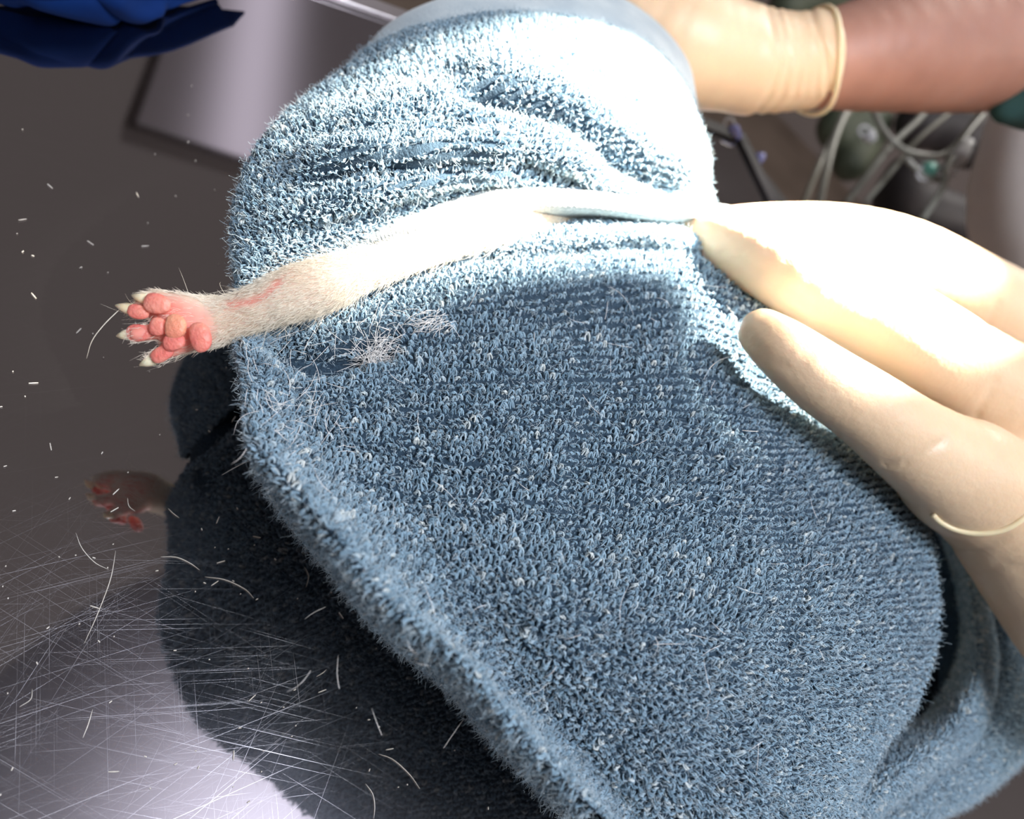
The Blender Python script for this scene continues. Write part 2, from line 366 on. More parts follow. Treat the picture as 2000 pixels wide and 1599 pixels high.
pr = [(.0, .0), (.25, .0), (.50, .004), (.60, .02), (.61, .05), (.4, .09), (.0, .11)]
V = [(.30 + r_ * math.cos(a_ / 20 * math.pi), .28 + r_ * math.sin(a_ / 20 * math.pi), 1.40 + z_) for r_, z_ in pr for a_ in range(40)]
V = np.array(V); under(mesh_obj('diffuser', V[:160], grid_faces(4, 40, True), M['dome']), dome); under(mesh_obj('shell', V[120:], grid_faces(4, 40, True), M['rim']), dome)

e0 = at(640, 0, 0)[:2]; e1 = at(790, 52, 0)[:2]; ed = (e1 - e0) / np.linalg.norm(e1 - e0); en = np.array([-ed[1], ed[0]])
def tp(s, w, z): q = e0 + ed * s + en * w; return np.array([q[0], q[1], z])
table = thing('examination_table', 'dark mirror-like stainless steel examination table with fine scratches', 'table', tp(.2, -.3, -.86))
def slab(name, s0, s1, w0, w1, z0, z1, m, bev=.0):
    V = [tp(s, w, z) for z in (z0, z1) for (s, w) in ((s0, w0), (s1, w0), (s1, w1), (s0, w1))]
    o = mesh_obj(name, V, [(0, 3, 2, 1), (4, 5, 6, 7), (0, 1, 5, 4), (1, 2, 6, 5), (2, 3, 7, 6), (3, 0, 4, 7)], m, None, False)
    if bev:
        md = o.modifiers.new('bevel', 'BEVEL'); md.width = bev; md.segments = 3
    return under(o, table)
slab('tabletop', -.75, .33, -.62, -.001, -.018, 0, M['steel'], .0015)
for s0, s1, w0, w1 in ((-.76, .24, -.0, .012), (.24, .342, 0, .012), (-.76, .34, -.634, -.622), (-.762, -.75, -.62, -.0), (.33, .342, -.62, -.0)):
    slab('raised_rim', s0, s1, w0, w1, -.022, .003, M['rim'] if s0 < 0 else M['black'], .001)
for s in (-.68, .27):
    for w in (-.56, -.06):
        V, Fc = tube_mesh([tp(s, w, -.86), tp(s, w, -.4), tp(s, w, -.018)], .018, 14)
        under(mesh_obj('leg', V, Fc, M['rim']), table)

# ---------------------------------------------------------------- towel
towel = thing('towel', 'blue terry towel wrapped around the lying cat', 'towel', at(1000, 900, 0))
AWAY = lambda P: np.array([P[0], P[1], 0]) / (np.hypot(P[0], P[1]) + 1e-9)
def net(rows):
    return np.array([[at(*q) for q in r] for r in rows])
def skirt_cols(Nt, left=None, right=None, inward=False):           # extra columns: list of (away metres, height factor)
    out = [Nt]
    if left:
        cols = []
        for a, zf in left:
            dirs = (Nt[:, 2] - Nt[:, 0]) * [1, 1, 0]; dirs /= np.linalg.norm(dirs, axis=1, keepdims=True)
            if inward == 'mix': dirs = dirs * np.linspace(1, .35, len(dirs))[:, None] + np.array([AWAY(p) for p in Nt[:, 0]]) * np.linspace(.0, 1.1, len(dirs))[:, None]
            c = np.array([p + (dv if inward else AWAY(p)) * a for p, dv in zip(Nt[:, 0], dirs)]); c[:, 2] = Nt[:, 0, 2] * zf + .0008; cols.append(c[:, None])
        out = cols[::-1] + out
    if right:
        for a, zf in right:
            c = np.array([p + AWAY(p) * a for p in Nt[:, -1]]); c[:, 2] = Nt[:, -1, 2] * zf + .0008; out.append(c[:, None])
    return np.concatenate(out, 1)
def skirt_rows(Nt, top=None, bottom=None):
    T = np.transpose(Nt, (1, 0, 2)); return np.transpose(skirt_cols(T, top, bottom), (1, 0, 2))
def seg_dist(X, Y, line):                             # signed distance in pixels to a polyline, and position along it
    best = np.full(X.shape, 1e9); sg = np.zeros(X.shape); pos = np.zeros(X.shape); n = len(line) - 1
    for i in range(n):
        (x0, y0), (x1, y1) = line[i][:2], line[i + 1][:2]; dx, dy = x1 - x0, y1 - y0; L2 = dx * dx + dy * dy
        t = np.clip(((X - x0) * dx + (Y - y0) * dy) / L2, 0, 1); ex = X - x0 - t * dx; ey = Y - y0 - t * dy
        d = np.hypot(ex, ey); s = np.sign(dx * ey - dy * ex); b = d < best
        best = np.where(b, d, best); sg = np.where(b, s, sg); pos = np.where(b, (i + t) / n, pos)
    return best * sg, pos
def face_sign(P):                                      # +1 when the grid normals of the visible middle look at the camera
    a, b = P.shape[:2]; sl = (slice(int(a * .35), int(a * .65)), slice(int(b * .35), int(b * .65)))
    return 1 if np.median((normals(P)[sl] * (CAM - P[sl])).sum(2)) > 0 else -1
def fold(P, line, depth_m, w, below=0.0, wb=60, above=0.0, wa=60):
    """groove along a line with optional soft ridges on either side (below = image-down side)"""
    X, Y = proj(P); N = normals(P) * face_sign(P); s, t = seg_dist(X, Y, cr(np.array(line, float), 24).tolist())
    fade = np.clip(np.minimum(t, 1 - t) * 5, 0, 1); fade = fade * fade * (3 - 2 * fade)
    d = -depth_m * np.exp(-(s / w) ** 2)
    d += below * np.where(s > 0, (s / wb) * np.exp(1 - s / wb), 0) + above * np.where(s < 0, (-s / wa) * np.exp(1 + s / wa), 0)
    return P + N * (d * fade)[..., None]
def orient(P):
    N = normals(P); c = P[len(P) // 2, P.shape[1] // 2]
    return P if (N[len(P) // 2, P.shape[1] // 2] @ (CAM - c)) > 0 else None
loopV, loopF, loopT, fuzzP = [], [], [], []
nvert = 0
def terry(P, rows_mm=2.3, col_mm=2.1, seam=None, flip=1, hgt=1.5, seed=0, dens=1.0):
    """rows of yarn loops standing on a surface given as a grid of places"""
    global nvert
    rng = np.random.default_rng(100 + seed)
    N = normals(P) * flip
    vlen = np.percentile(np.linalg.norm(np.diff(P, axis=0), axis=2).sum(0)[10:-10], 85); nr = int(vlen / (rows_mm / 1000))
    base, nor, tan, hs = [], [], [], []
    for r in range(nr):
        v = (r + .5) / nr * (len(P) - 1); j = min(int(v), len(P) - 2); f = v - j
        L = P[j] * (1 - f) + P[j + 1] * f; LN = N[j] * (1 - f) + N[j + 1] * f
        s = np.concatenate([[0], np.cumsum(np.linalg.norm(np.diff(L, axis=0), axis=1))])
        n = int(s[-1] / (col_mm / 1000))
        if n < 2: continue
        q = (np.arange(n) + .5 * (r % 2) * .6 + rng.normal(0, .12, n)) * s[-1] / n
        x = np.interp(q, s, np.arange(len(s))); c = np.stack([np.interp(q, s, L[:, a]) for a in range(3)], 1)
        nn = np.stack([np.interp(q, s, LN[:, a]) for a in range(3)], 1); nn /= np.linalg.norm(nn, axis=1, keepdims=True)
        T = np.gradient(c, axis=0); T /= np.linalg.norm(T, axis=1, keepdims=True) + 1e-12
        B = np.cross(nn, T); c = c + B * rng.normal(0, .00022, (n, 1))
        h = np.full(n, 1.0)
        if seam is not None: h = seam(r, x / (len(s) - 1), n)
        keep = rng.random(n) < dens
        base.append(c[keep]); nor.append(nn[keep]); tan.append(T[keep]); hs.append(h[keep])
    base, nor, tan, hs = map(np.concatenate, (base, nor, tan, hs)); n = len(base)
    bit = np.cross(nor, tan)
    ang = rng.normal(0, .4, n)[:, None]; t2 = tan * np.cos(ang) + bit * np.sin(ang); b2 = np.cross(nor, t2)
    away = (nor * (CAM - base)).sum(1) / np.linalg.norm(CAM - base, axis=1) < -.62      # the deep underside needs no pile
    base, nor, tan, hs, t2, b2 = (q[~away] for q in (base, nor, tan, hs, t2, b2)); n = len(base)
    K = 6; S = 3; th = np.linspace(-.15, np.pi + .15, K)
    w = rng.uniform(.5, 1.0, n) * .00074; hh = hs * rng.uniform(.7, 1.25, n) * hgt * .001; lean = rng.normal(.35, .4, n)
    ctr = (base[:, None] - t2[:, None] * (np.cos(th)[None, :, None] * w[:, None, None]) * 1.15
           + nor[:, None] * (np.sin(th)[None, :, None] * hh[:, None, None])
           + b2[:, None] * (np.sin(th)[None, :, None] * (lean * hh)[:, None, None]))
    Tn = np.gradient(ctr, axis=1); Tn /= np.linalg.norm(Tn, axis=2, keepdims=True) + 1e-12
    A = np.cross(Tn, b2[:, None] + 1e-6); A /= np.linalg.norm(A, axis=2, keepdims=True) + 1e-12; B = np.cross(Tn, A)
    ph = np.arange(S) * 2 * np.pi / S; p0 = rng.uniform(0, 6.28, n)[:, None] + np.linspace(0, 5.2, K)[None]
    tone = np.clip(rng.normal(.42, .19, n), 0, 1); tone[rng.random(n) < .025] = .92
    f = grid_faces(K, S, True)
    for ply in (0, np.pi):
        off = .00027 * (A * np.cos(p0 + ply)[..., None] + B * np.sin(p0 + ply)[..., None])
        rr = rng.uniform(.8, 1.2, n)[:, None, None, None] * .00029
        V = (ctr + off)[:, :, None] + rr * (A[:, :, None] * np.cos(ph)[None, None, :, None] + B[:, :, None] * np.sin(ph)[None, None, :, None])
        loopV.append(V.reshape(-1, 3)); loopF.append((f[None] + (np.arange(n) * K * S)[:, None, None] + nvert).reshape(-1, 4)); nvert += n * K * S
        loopT.append(np.repeat(np.clip(tone + rng.normal(0, .08, n), 0, 1), K * S))
    # loose fibres
    nf = int(n * 4.5); i = rng.integers(0, n, nf); o = base[i] + rng.normal(0, .0007, (nf, 3)) + nor[i] * (hh[i] * rng.uniform(.2, 1, nf))[:, None]
    dr = nor[i] * rng.uniform(.1, 1, nf)[:, None] + rng.normal(0, .8, (nf, 3)); dr /= np.linalg.norm(dr, axis=1, keepdims=True)
    bend = rng.normal(0, .7, (nf, 3)); ln = rng.uniform(.0008, .0021, nf)[:, None]
    fuzzP.append(np.stack([o + dr * ln * q + bend * ln * q * q * .6 for q in (0, .35, .7, 1)], 1))
def surf(P, name, m, flip=1):
    f = grid_faces(P.shape[0], P.shape[1])
    if flip < 0: f = f[:, ::-1]
    o = mesh_obj(name, P.reshape(-1, 3), f, m)
    return under(o, towel)
def auto_flip(P):
    return face_sign(P)

LSK = [(.004, .75), (.016, .35), (.040, .0)]; RSK = [(.012, .78), (.024, .35), (.026, .0)]
# A: the big lower flap
hA = [
 [.043,.050,.058,.068,.078,.086,.093,.098,.097],
 [.038,.048,.060,.071,.081,.089,.095,.099,.097],
 [.034,.050,.063,.074,.083,.090,.095,.097,.092],
 [.030,.050,.064,.075,.084,.090,.094,.095,.087],
 [.030,.048,.062,.073,.082,.088,.091,.091,.080],
 [.028,.045,.058,.068,.076,.082,.085,.083,.070],
 [.026,.042,.054,.063,.070,.075,.077,.074,.062],
 [.022,.038,.049,.057,.063,.067,.068,.065,.056],
 [.018,.032,.042,.050,.056,.060,.060,.057,.050]]
xA = [
 [(472,668),(560,650),(680,592),(820,540),(1000,518),(1180,490),(1330,492),(1450,545),(1530,602)],
 [(488,730),(590,738),(710,715),(855,695),(1020,685),(1190,672),(1350,665),(1480,700),(1575,785)],
 [(494,805),(610,835),(725,842),(860,850),(1010,858),(1170,865),(1335,870),(1510,875),(1672,872)],
 [(512,880),(640,950),(750,985),(875,1005),(1010,1022),(1160,1038),(1330,1048),(1540,1052),(1790,1020)],
 [(650,1040),(745,1095),(835,1128),(935,1155),(1050,1180),(1180,1200),(1340,1212),(1550,1218),(1822,1200)],
 [(765,1180),(850,1240),(930,1275),(1020,1305),(1120,1332),(1230,1352),(1370,1368),(1550,1375),(1782,1360)],
 [(915,1300),(985,1372),(1055,1420),(1125,1452),(1205,1480),(1295,1502),(1410,1518),(1550,1525),(1705,1475)],
 [(1010,1425),(1090,1500),(1160,1545),(1225,1575),(1300,1602),(1385,1625),(1480,1640),(1580,1645),(1665,1590)],
 [(1170,1590),(1240,1655),(1300,1700),(1360,1725),(1430,1745),(1510,1765),(1590,1775),(1660,1775),(1720,1740)]]
hA = np.array(hA); hA[:, :5] += np.array([[.020, .013, .008, .004, .002]]); hA[:, 0] += [0, .006, .013, .020, .026, .029, .030, .030, .028]; hA[:, 1] += [0, .002, .004, .007, .010, .012, .014, .014, .012]; hA[:, 2] += [0, 0, 0, .002, .004, .006, .007, .008, .008]
hA[4:, :8] += .008; hA[3:, 0] += .009; hA[3:, 1] += .006
NA = net([[(*q, h) for q, h in zip(r, hr)] for r, hr in zip(xA, hA)])
NA = skirt_rows(NA, top=[(.006, .86), (.010, .62)]); NA = skirt_cols(NA, [(.004, .82), (.016, .50), (.032, .22), (.045, .0)], RSK, 'mix')
PA = np.transpose(cr(np.transpose(cr(NA, 230), (1, 0, 2)), 230), (1, 0, 2))
PA = fold(PA, [(500, 655), (560, 690), (600, 712), (650, 712), (720, 690), (800, 672)], .015, 24, below=.003, wb=24, above=.001, wa=25)
PA = fold(PA, [(505, 800), (700, 880), (900, 935), (1100, 960)], .0016, 30)
PA = fold(PA, [(500, 740), (640, 800), (800, 830), (980, 850)], .0012, 22)
PA = fold(PA, [(540, 870), (720, 960), (900, 1010), (1200, 1040)], .0012, 30)
PA = fold(PA, [(700, 610), (900, 600), (1150, 640), (1400, 640)], .0016, 40)
PA = fold(PA, [(1190, 520), (1220, 640), (1180, 800), (1120, 980)], .0012, 35)
PA = fold(PA, [(1400, 560), (1430, 700), (1560, 800), (1640, 860)], .002, 30)
PA = fold(PA, [(930, 1330), (1100, 1370), (1300, 1460)], .0025, 45)
PA = fold(PA, [(1480, 1150), (1520, 1300), (1400, 1450), (1380, 1590)], .0015, 40)
fA = auto_flip(PA)
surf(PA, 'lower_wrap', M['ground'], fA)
def seamA(r, u, n):
    h = np.ones(n)
    for k in (.28, .43, .58, .73): h = np.where(np.abs(u - k - .004 * math.sin(r * .3)) < .006, .35, h)
    if r % 17 == 8: h = h * .55
    return h
terry(PA, seam=seamA, flip=fA, seed=1)

# B: the gathered upper bundle
xB = [
 [(692,130),(745,92),(822,62),(920,42),(1020,36),(1130,46),(1232,78),(1302,128),(1347,205)],
 [(588,205),(672,170),(782,132),(900,108),(1020,102),(1140,112),(1242,142),(1312,192),(1360,262)],
 [(512,285),(612,250),(742,208),(880,184),(1020,182),(1150,190),(1252,216),(1322,262),(1369,318)],
 [(477,370),(582,340),(712,300),(860,272),(1010,266),(1140,276),(1250,300),(1327,336),(1378,362)],
 [(466,450),(562,428),(692,386),(850,346),(1000,336),(1130,342),(1242,360),(1327,386),(1390,402)],
 [(474,530),(560,500),(680,462),(850,408),(1000,386),(1120,386),(1232,396),(1320,412),(1402,428)],
 [(480,610),(560,570),(680,520),(850,462),(1000,440),(1120,430),(1232,430),(1320,436),(1410,455)]]
hB = [
 [.040,.060,.078,.090,.097,.099,.097,.091,.080],
 [.045,.066,.084,.097,.104,.107,.105,.098,.085],
 [.048,.070,.087,.099,.106,.109,.107,.101,.088],
 [.046,.066,.082,.094,.101,.105,.104,.100,.088],
 [.042,.060,.074,.086,.093,.098,.099,.096,.087],
 [.038,.053,.064,.076,.084,.090,.092,.091,.084],
 [.034,.045,.054,.064,.072,.079,.083,.084,.078]]
hB = np.array(hB) + np.array([[.018, .010, .004, 0, 0, 0, 0, 0, 0]])
NB = net([[(*q, h) for q, h in zip(r, hr)] for r, hr in zip(xB, hB)])
NB = skirt_rows(NB, top=[(.010, .90), (.020, .55)]); NB = skirt_cols(NB, LSK, RSK, True)
PB = np.transpose(cr(np.transpose(cr(NB, 220), (1, 0, 2)), 240), (1, 0, 2))
PB = fold(PB, [(860, 190), (960, 205), (1080, 245), (1180, 305), (1290, 360), (1360, 400)], .014, 22, below=.003, wb=26, above=.008, wa=34)
PB = fold(PB, [(560, 400), (660, 350), (780, 330), (900, 322), (1000, 318), (1110, 350), (1170, 385)], .009, 15, below=.004, wb=20, above=.005, wa=28)
PB = fold(PB, [(740, 310), (820, 270), (930, 250), (1040, 245)], .003, 22, below=.003, wb=24)
PB = fold(PB, [(620, 240), (760, 170), (900, 145), (1060, 130)], .002, 25, below=.002, wb=30)
PB = fold(PB, [(540, 300), (640, 260), (760, 250), (850, 210)], .0025, 22, below=.002, wb=25)
PB = fold(PB, [(520, 470), (620, 440), (740, 410), (900, 372), (1060, 362)], .004, 14, above=.002, wa=20)
PB = fold(PB, [(1120, 130), (1220, 190), (1300, 260), (1350, 330)], .002, 26)
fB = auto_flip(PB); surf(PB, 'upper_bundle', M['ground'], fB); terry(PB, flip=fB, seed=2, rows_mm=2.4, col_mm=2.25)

# C: the rolled fold between the hem and the flap
xC = [
 [(640,560),(740,520),(860,475),(1000,440),(1150,425),(1300,436),(1420,455)],
 [(660,580),(760,540),(870,498),(1000,462),(1150,447),(1300,452),(1440,485)],
 [(680,600),(780,555),(880,520),(1005,490),(1155,468),(1300,470),(1450,520)],
 [(690,615),(785,570),(885,540),(1010,515),(1160,490),(1300,488),(1460,545)]]
hC = [[.042,.048,.060,.071,.081,.086,.086],[.050,.060,.072,.083,.091,.095,.094],[.048,.058,.071,.083,.091,.095,.094],[.042,.050,.060,.070,.078,.084,.086]]
NC = net([[(*q, h) for q, h in zip(r, hr)] for r, hr in zip(xC, hC)])
PC = np.transpose(cr(np.transpose(cr(NC, 60), (1, 0, 2)), 200), (1, 0, 2)); fC = auto_flip(PC)
PC = fold(PC, [(860, 520), (1000, 480), (1150, 462), (1300, 462)], .002, 8)
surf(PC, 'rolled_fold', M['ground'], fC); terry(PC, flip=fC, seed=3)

# hem band
xD = [
 [(560,512),(650,474),(740,443),(830,415),(920,384),(1010,372),(1140,378),(1270,392),(1420,405)],
 [(575,520),(660,487),(745,462),(835,440),(925,412),(1012,398),(1140,400),(1270,414),(1425,420)],
 [(590,528),(670,500),(755,482),(845,464),(930,440),(1015,426),(1145,420),(1275,432),(1430,440)]]
hD = [[.047,.059,.069,.076,.083,.090,.096,.098,.094],[.047,.060,.070,.078,.086,.092,.098,.100,.096],[.044,.056,.066,.074,.079,.083,.087,.089,.087]]
ND = net([[(*q, h) for q, h in zip(r, hr)] for r, hr in zip(xD, hD)])
PD = np.transpose(cr(np.transpose(cr(ND, 40), (1, 0, 2)), 300), (1, 0, 2)); fD = auto_flip(PD)
o = surf(PD + normals(PD) * fD * (.00012 * np.sin(np.arange(300) * 2.1))[None, :, None], 'hem_band', M['hem'], fD)
o.modifiers.new('thick', 'SOLIDIFY').thickness = .0012; o['label'] = 'pale grey woven hem without loops'

# E: the smooth pale border behind the bundle
xE = [
 [(682,135),(752,52),(850,0),(960,-22),(1080,-30),(1190,-16),(1278,38),(1338,108),(1358,172),(1366,262)],
 [(690,140),(760,80),(852,42),(960,16),(1080,10),(1190,28),(1262,78),(1312,136),(1340,196),(1352,262)],
 [(700,160),(770,112),(858,85),(962,68),(1080,60),(1180,78),(1245,118),(1292,170),(1325,222),(1345,280)]]
hE = [[.036,.058,.073,.080,.083,.083,.083,.082,.079,.072],[.037,.060,.077,.087,.092,.092,.092,.088,.081,.073],[.036,.058,.075,.086,.090,.090,.090,.086,.079,.071]]
NE = net([[(*q, h) for q, h in zip(r, hr)] for r, hr in zip(xE, hE)])
NE = skirt_rows(NE, top=[(.010, .80), (.016, .40), (.016, .0)])
PE = np.transpose(cr(np.transpose(cr(NE, 80), (1, 0, 2)), 200), (1, 0, 2)); fE = auto_flip(PE)
o = surf(PE, 'pale_border', M['pale'], fE); o['label'] = 'pale smooth grey blue border of the towel'

# F: open pocket fold at the lower right, G: outer layer lying on the table
xF = [
 [(1775,930),(1790,925),(1805,935)], [(1845,1060),(1862,1045),(1882,1062)], [(1878,1190),(1902,1175),(1926,1180)],
 [(1872,1290),(1906,1300),(1942,1305)], [(1816,1388),(1862,1420),(1908,1432)], [(1700,1470),(1755,1515),(1808,1515)],
 [(1630,1540),(1665,1590),(1712,1590)], [(1590,1620),(1620,1680),(1660,1700)]]
hF = [[.050,.060,.055],[.038,.054,.045],[.026,.050,.040],[.022,.048,.036],[.024,.046,.032],[.040,.054,.036],[.045,.053,.036],[.044,.048,.03]]
NF = net([[(*q, h) for q, h in zip(r, hr)] for r, hr in zip(xF, hF)])
NF = skirt_cols(NF, None, [(.006, .72), (.010, .0)])
PF = np.transpose(cr(np.transpose(cr(NF, 170), (1, 0, 2)), 90), (1, 0, 2)); fF = auto_flip(PF)
surf(PF, 'pocket_fold', M['ground'], fF); terry(np.transpose(PF, (1, 0, 2)), flip=-fF, seed=4)
xG = [
 [(1890,1060),(1935,1100),(1985,1150),(2060,1200)], [(1910,1200),(1960,1230),(2010,1260),(2080,1300)],
 [(1925,1320),(1965,1350),(2010,1390),(2062,1405)], [(1880,1430),(1920,1455),(1965,1480),(2005,1472)],
 [(1790,1510),(1830,1535),(1870,1558),(1905,1555)], [(1700,1580),(1740,1605),(1775,1620),(1812,1602)], [(1640,1660),(1670,1690),(1700,1700),(1730,1690)]]
hG = [[.035,.045,.04,.025],[.030,.040,.037,.022],[.026,.034,.030,.014],[.024,.030,.026,.011],[.026,.030,.024,.010],[.024,.028,.022,.010],[.024,.026,.02,.010]]
NG = net([[(*q, h) for q, h in zip(r, hr)] for r, hr in zip(xG, hG)])
NG = skirt_cols(NG, None, [(.004, .45), (.0, .0)])
PG = np.transpose(cr(np.transpose(cr(NG, 120), (1, 0, 2)), 80), (1, 0, 2)); fG = auto_flip(PG)
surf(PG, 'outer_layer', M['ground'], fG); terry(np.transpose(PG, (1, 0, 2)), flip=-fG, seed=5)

under(body('inner_wrap', [[J(574,628,.045,92), J(572,720,.046,86), J(720,860,.045,100)]], .003, .01, M['ground']), towel)
o = mesh_obj('terry_loops', np.concatenate(loopV), np.concatenate(loopF), M['yarn'])
at_ = o.data.attributes.new('tone', 'FLOAT', 'POINT'); at_.data.foreach_set('value', np.concatenate(loopT).astype(np.float32))
under(o, towel); o['kind'] = 'stuff'
print('LOOPS', len(np.concatenate(loopF)) // 36, 'tris', len(np.concatenate(loopF)) * 2)
fz = np.concatenate(fuzzP)
o = under(curves_obj('lint_fibres', fz, np.tile([.00005, .00005, .00004, .000025], (len(fz), 1)), M['fuzz']), towel); o['kind'] = 'stuff'

# ---------------------------------------------------------------- cat
cat = thing('cat', 'white-furred hind leg and pink-padded paw of the wrapped cat', 'cat', at(600, 580, .05))
def paw_noise(X): return .00018 * np.sin(X[:, 0] * 1400) * np.sin(X[:, 1] * 1300 + 1) * np.sin(X[:, 2] * 1500)
LEG = [J(1080,425,.082,32), J(980,440,.086,32), J(870,474,.082,30), J(780,504,.082,32), J(705,528,.082,38), J(640,553,.081,48), J(575,573,.077,50), J(510,598,.071,42), J(455,618,.065,40), J(400,630,.060,48), J(355,628,.059,46)]
TOES = [[J(370,618,.060,38), J(318,594,.060,24), J(290,590,.060,19)], [J(360,618,.060,30), J(310,606,.058,18), J(268,606,.057,14)],
        [J(360,638,.060,30), J(310,645,.059,17), J(268,652,.058,15)], [J(372,655,.060,30), J(338,678,.058,18), J(305,697,.057,13)]]
leg = body('leg', [LEG] + TOES, .0007, .0022, M['catskin'], None, paw_noise, 2); under(leg, cat)
def pinkness(o):
    n = len(o.data.vertices); c = np.zeros(n * 3); o.data.vertices.foreach_get('co', c); X, Y = proj(c.reshape(-1, 3))
    a = np.clip(1.6 - ((X - 310) / 95) ** 2 - ((Y - 645) / 62) ** 2, 0, 1)
    s, t = seg_dist(X, Y, [(445, 596), (490, 590), (522, 574), (550, 546), (565, 520)]); a = np.maximum(a, .8 * np.exp(-(s / 9) ** 2))
    at2 = o.data.attributes.new('pink', 'FLOAT', 'POINT'); at2.data.foreach_set('value', a.astype(np.float32))
pinkness(leg)
def blob(name, px, py, t, a, b_, ang, m, parent, thick=.6, pinch=0.0):
    """cushion-shaped pad facing the camera: half axes a, b in pixels"""
    c = att(px, py, t); sc = t / F; ca, sa = math.cos(ang), math.sin(ang)
    ex = RT * ca - UP * sa; ey = RT * sa + UP * ca; ez = -FWD
    V = []; nu, nv = 20, 12
    for j in range(nv + 1):
        th = math.pi * j / nv
        for i in range(nu):
            ph = 2 * math.pi * i / nu; x = math.cos(ph) * math.sin(th); y = math.sin(ph) * math.sin(th); z = math.cos(th)
            x2 = math.copysign(abs(x) ** .85, x); y2 = math.copysign(abs(y) ** .85, y) * (1 - pinch * x)
            V.append(c + ex * x2 * a * sc + ey * y2 * b_ * sc + ez * z * min(a, b_) * thick * sc)
    return under(mesh_obj(name, V, grid_faces(nv + 1, nu, True), m), parent)
tP = depth(at(330, 640, .060)); k = tP / F
for i, (px, py, a, b_, an, z, mm) in enumerate([
    (270, 609, 22, 14, .25, 14, 'pad'), (307, 593, 27, 20, .2, 22, 'pad'), (271, 650, 25, 17, 0, 14, 'pad'), (309, 638, 18, 18, .3, 24, 'pad'),
    (343, 638, 21, 25, .1, 33, 'pad2'), (340, 668, 22, 17, -.2, 30, 'pad'), (318, 690, 25, 15, -.5, 20, 'pad'), (392, 658, 21, 30, -.25, 31, 'pad')]):
    blob('toe_pad' if i not in (4, 5, 7) else 'sole_pad', px, py, tP - (z + 9) * k, a, b_, an, M[mm], cat, .5, .12)
for (x0, y0, x1, y1) in ((256, 604, 226, 596), (254, 653, 228, 656), (300, 702, 273, 713), (285, 584, 258, 577)):
    q = [att(x0, y0, tP - 14 * k), att((x0 + x1) / 2, (y0 + y1) / 2, tP - 18 * k), att(x1, y1, tP - 14 * k)]
    V, Fc = tube_mesh(q, np.array([12, 9, 2]) * k, 8, 9); under(mesh_obj('claw', V, Fc, M['claw']), cat)

def sample(o, n, rng, filt=None):
    me = o.data; nv = len(me.vertices); co_ = np.zeros(nv * 3); me.vertices.foreach_get('co', co_); co_ = co_.reshape(-1, 3)
    no = np.zeros(nv * 3); me.vertex_normals.foreach_get('vector', no); no = no.reshape(-1, 3)
    i = rng.integers(0, nv, n); P = co_[i] + rng.normal(0, .0003, (n, 3)); return P, no[i]
def fur_on(o, n, ln, dirfn, seed, rad=.000045, lift=.25, messy=.18, filt=None, name='fur'):
    rng = np.random.default_rng(seed); P, N = sample(o, n, rng)
    if filt is not None:
        kf = filt(P, N, rng); P, N = P[kf], N[kf]
    D = dirfn(P); D = D - N * (D * N).sum(1, keepdims=True); D /= np.linalg.norm(D, axis=1, keepdims=True) + 1e-9
    n = len(P); D = D + N * lift * rng.uniform(.3, 1.6, (n, 1)) + rng.normal(0, messy, (n, 3)); D /= np.linalg.norm(D, axis=1, keepdims=True)
    L = (ln(P) * rng.uniform(.5, 1.25, n))[:, None]; bend = -N * .25 + rng.normal(0, .18, (n, 3))
    C = np.stack([P + D * L * q + bend * L * q * q for q in (0, .25, .5, .75, 1)], 1)
    return curves_obj(name, C, np.tile(np.array([1, .95, .8, .55, .15]) * rad, (n, 1)), M['fur'])
axisdir = np.array([q[0] for q in LEG])
def furdir(P):                                         # coat lies along the leg, towards the toes
    d = np.linalg.norm(P[:, None] - axisdir[None], axis=2); i = np.clip(d.argmin(1), 1, len(axisdir) - 2)
    return axisdir[i + 1] - axisdir[i - 1]
def furfilt(P, N, rng):
    X, Y = proj(P); facing = ((CAM - P) * N).sum(1) > 0
    pads = (((X - 320) / 108) ** 2 + ((Y - 642) / 72) ** 2 < 1) & facing
    s, _ = seg_dist(X, Y, [(455, 592), (490, 588), (520, 575), (548, 548)]); bald = (np.abs(s) < 8) & facing
    return ~(pads & (rng.random(len(X)) > .06)) & ~(bald & (rng.random(len(X)) > .25))
o = fur_on(leg, 60000, lambda P: np.clip(.0024 + .030 * np.clip(P[:, 0] + .075, 0, .2), .0022, .0065), furdir, 5, filt=furfilt)
under(o, cat); o['kind'] = 'stuff'
o = fur_on(leg, 2200, lambda P: np.full(len(P), .0085), furdir, 6, rad=.000045, lift=.6, messy=.3, filt=lambda P, N, rng: (((CAM - P) * N).sum(1) / np.linalg.norm(CAM - P, axis=1) < .35) & ((proj(P)[0] > 480) | (rng.random(len(P)) < .10)), name='guard_hairs')
under(o, cat); o['kind'] = 'stuff'
# pink bare stripe beside the tendon
q = [att(455, 594, .172), att(490, 590, .170), att(522, 574, .168), att(550, 546, .169)]

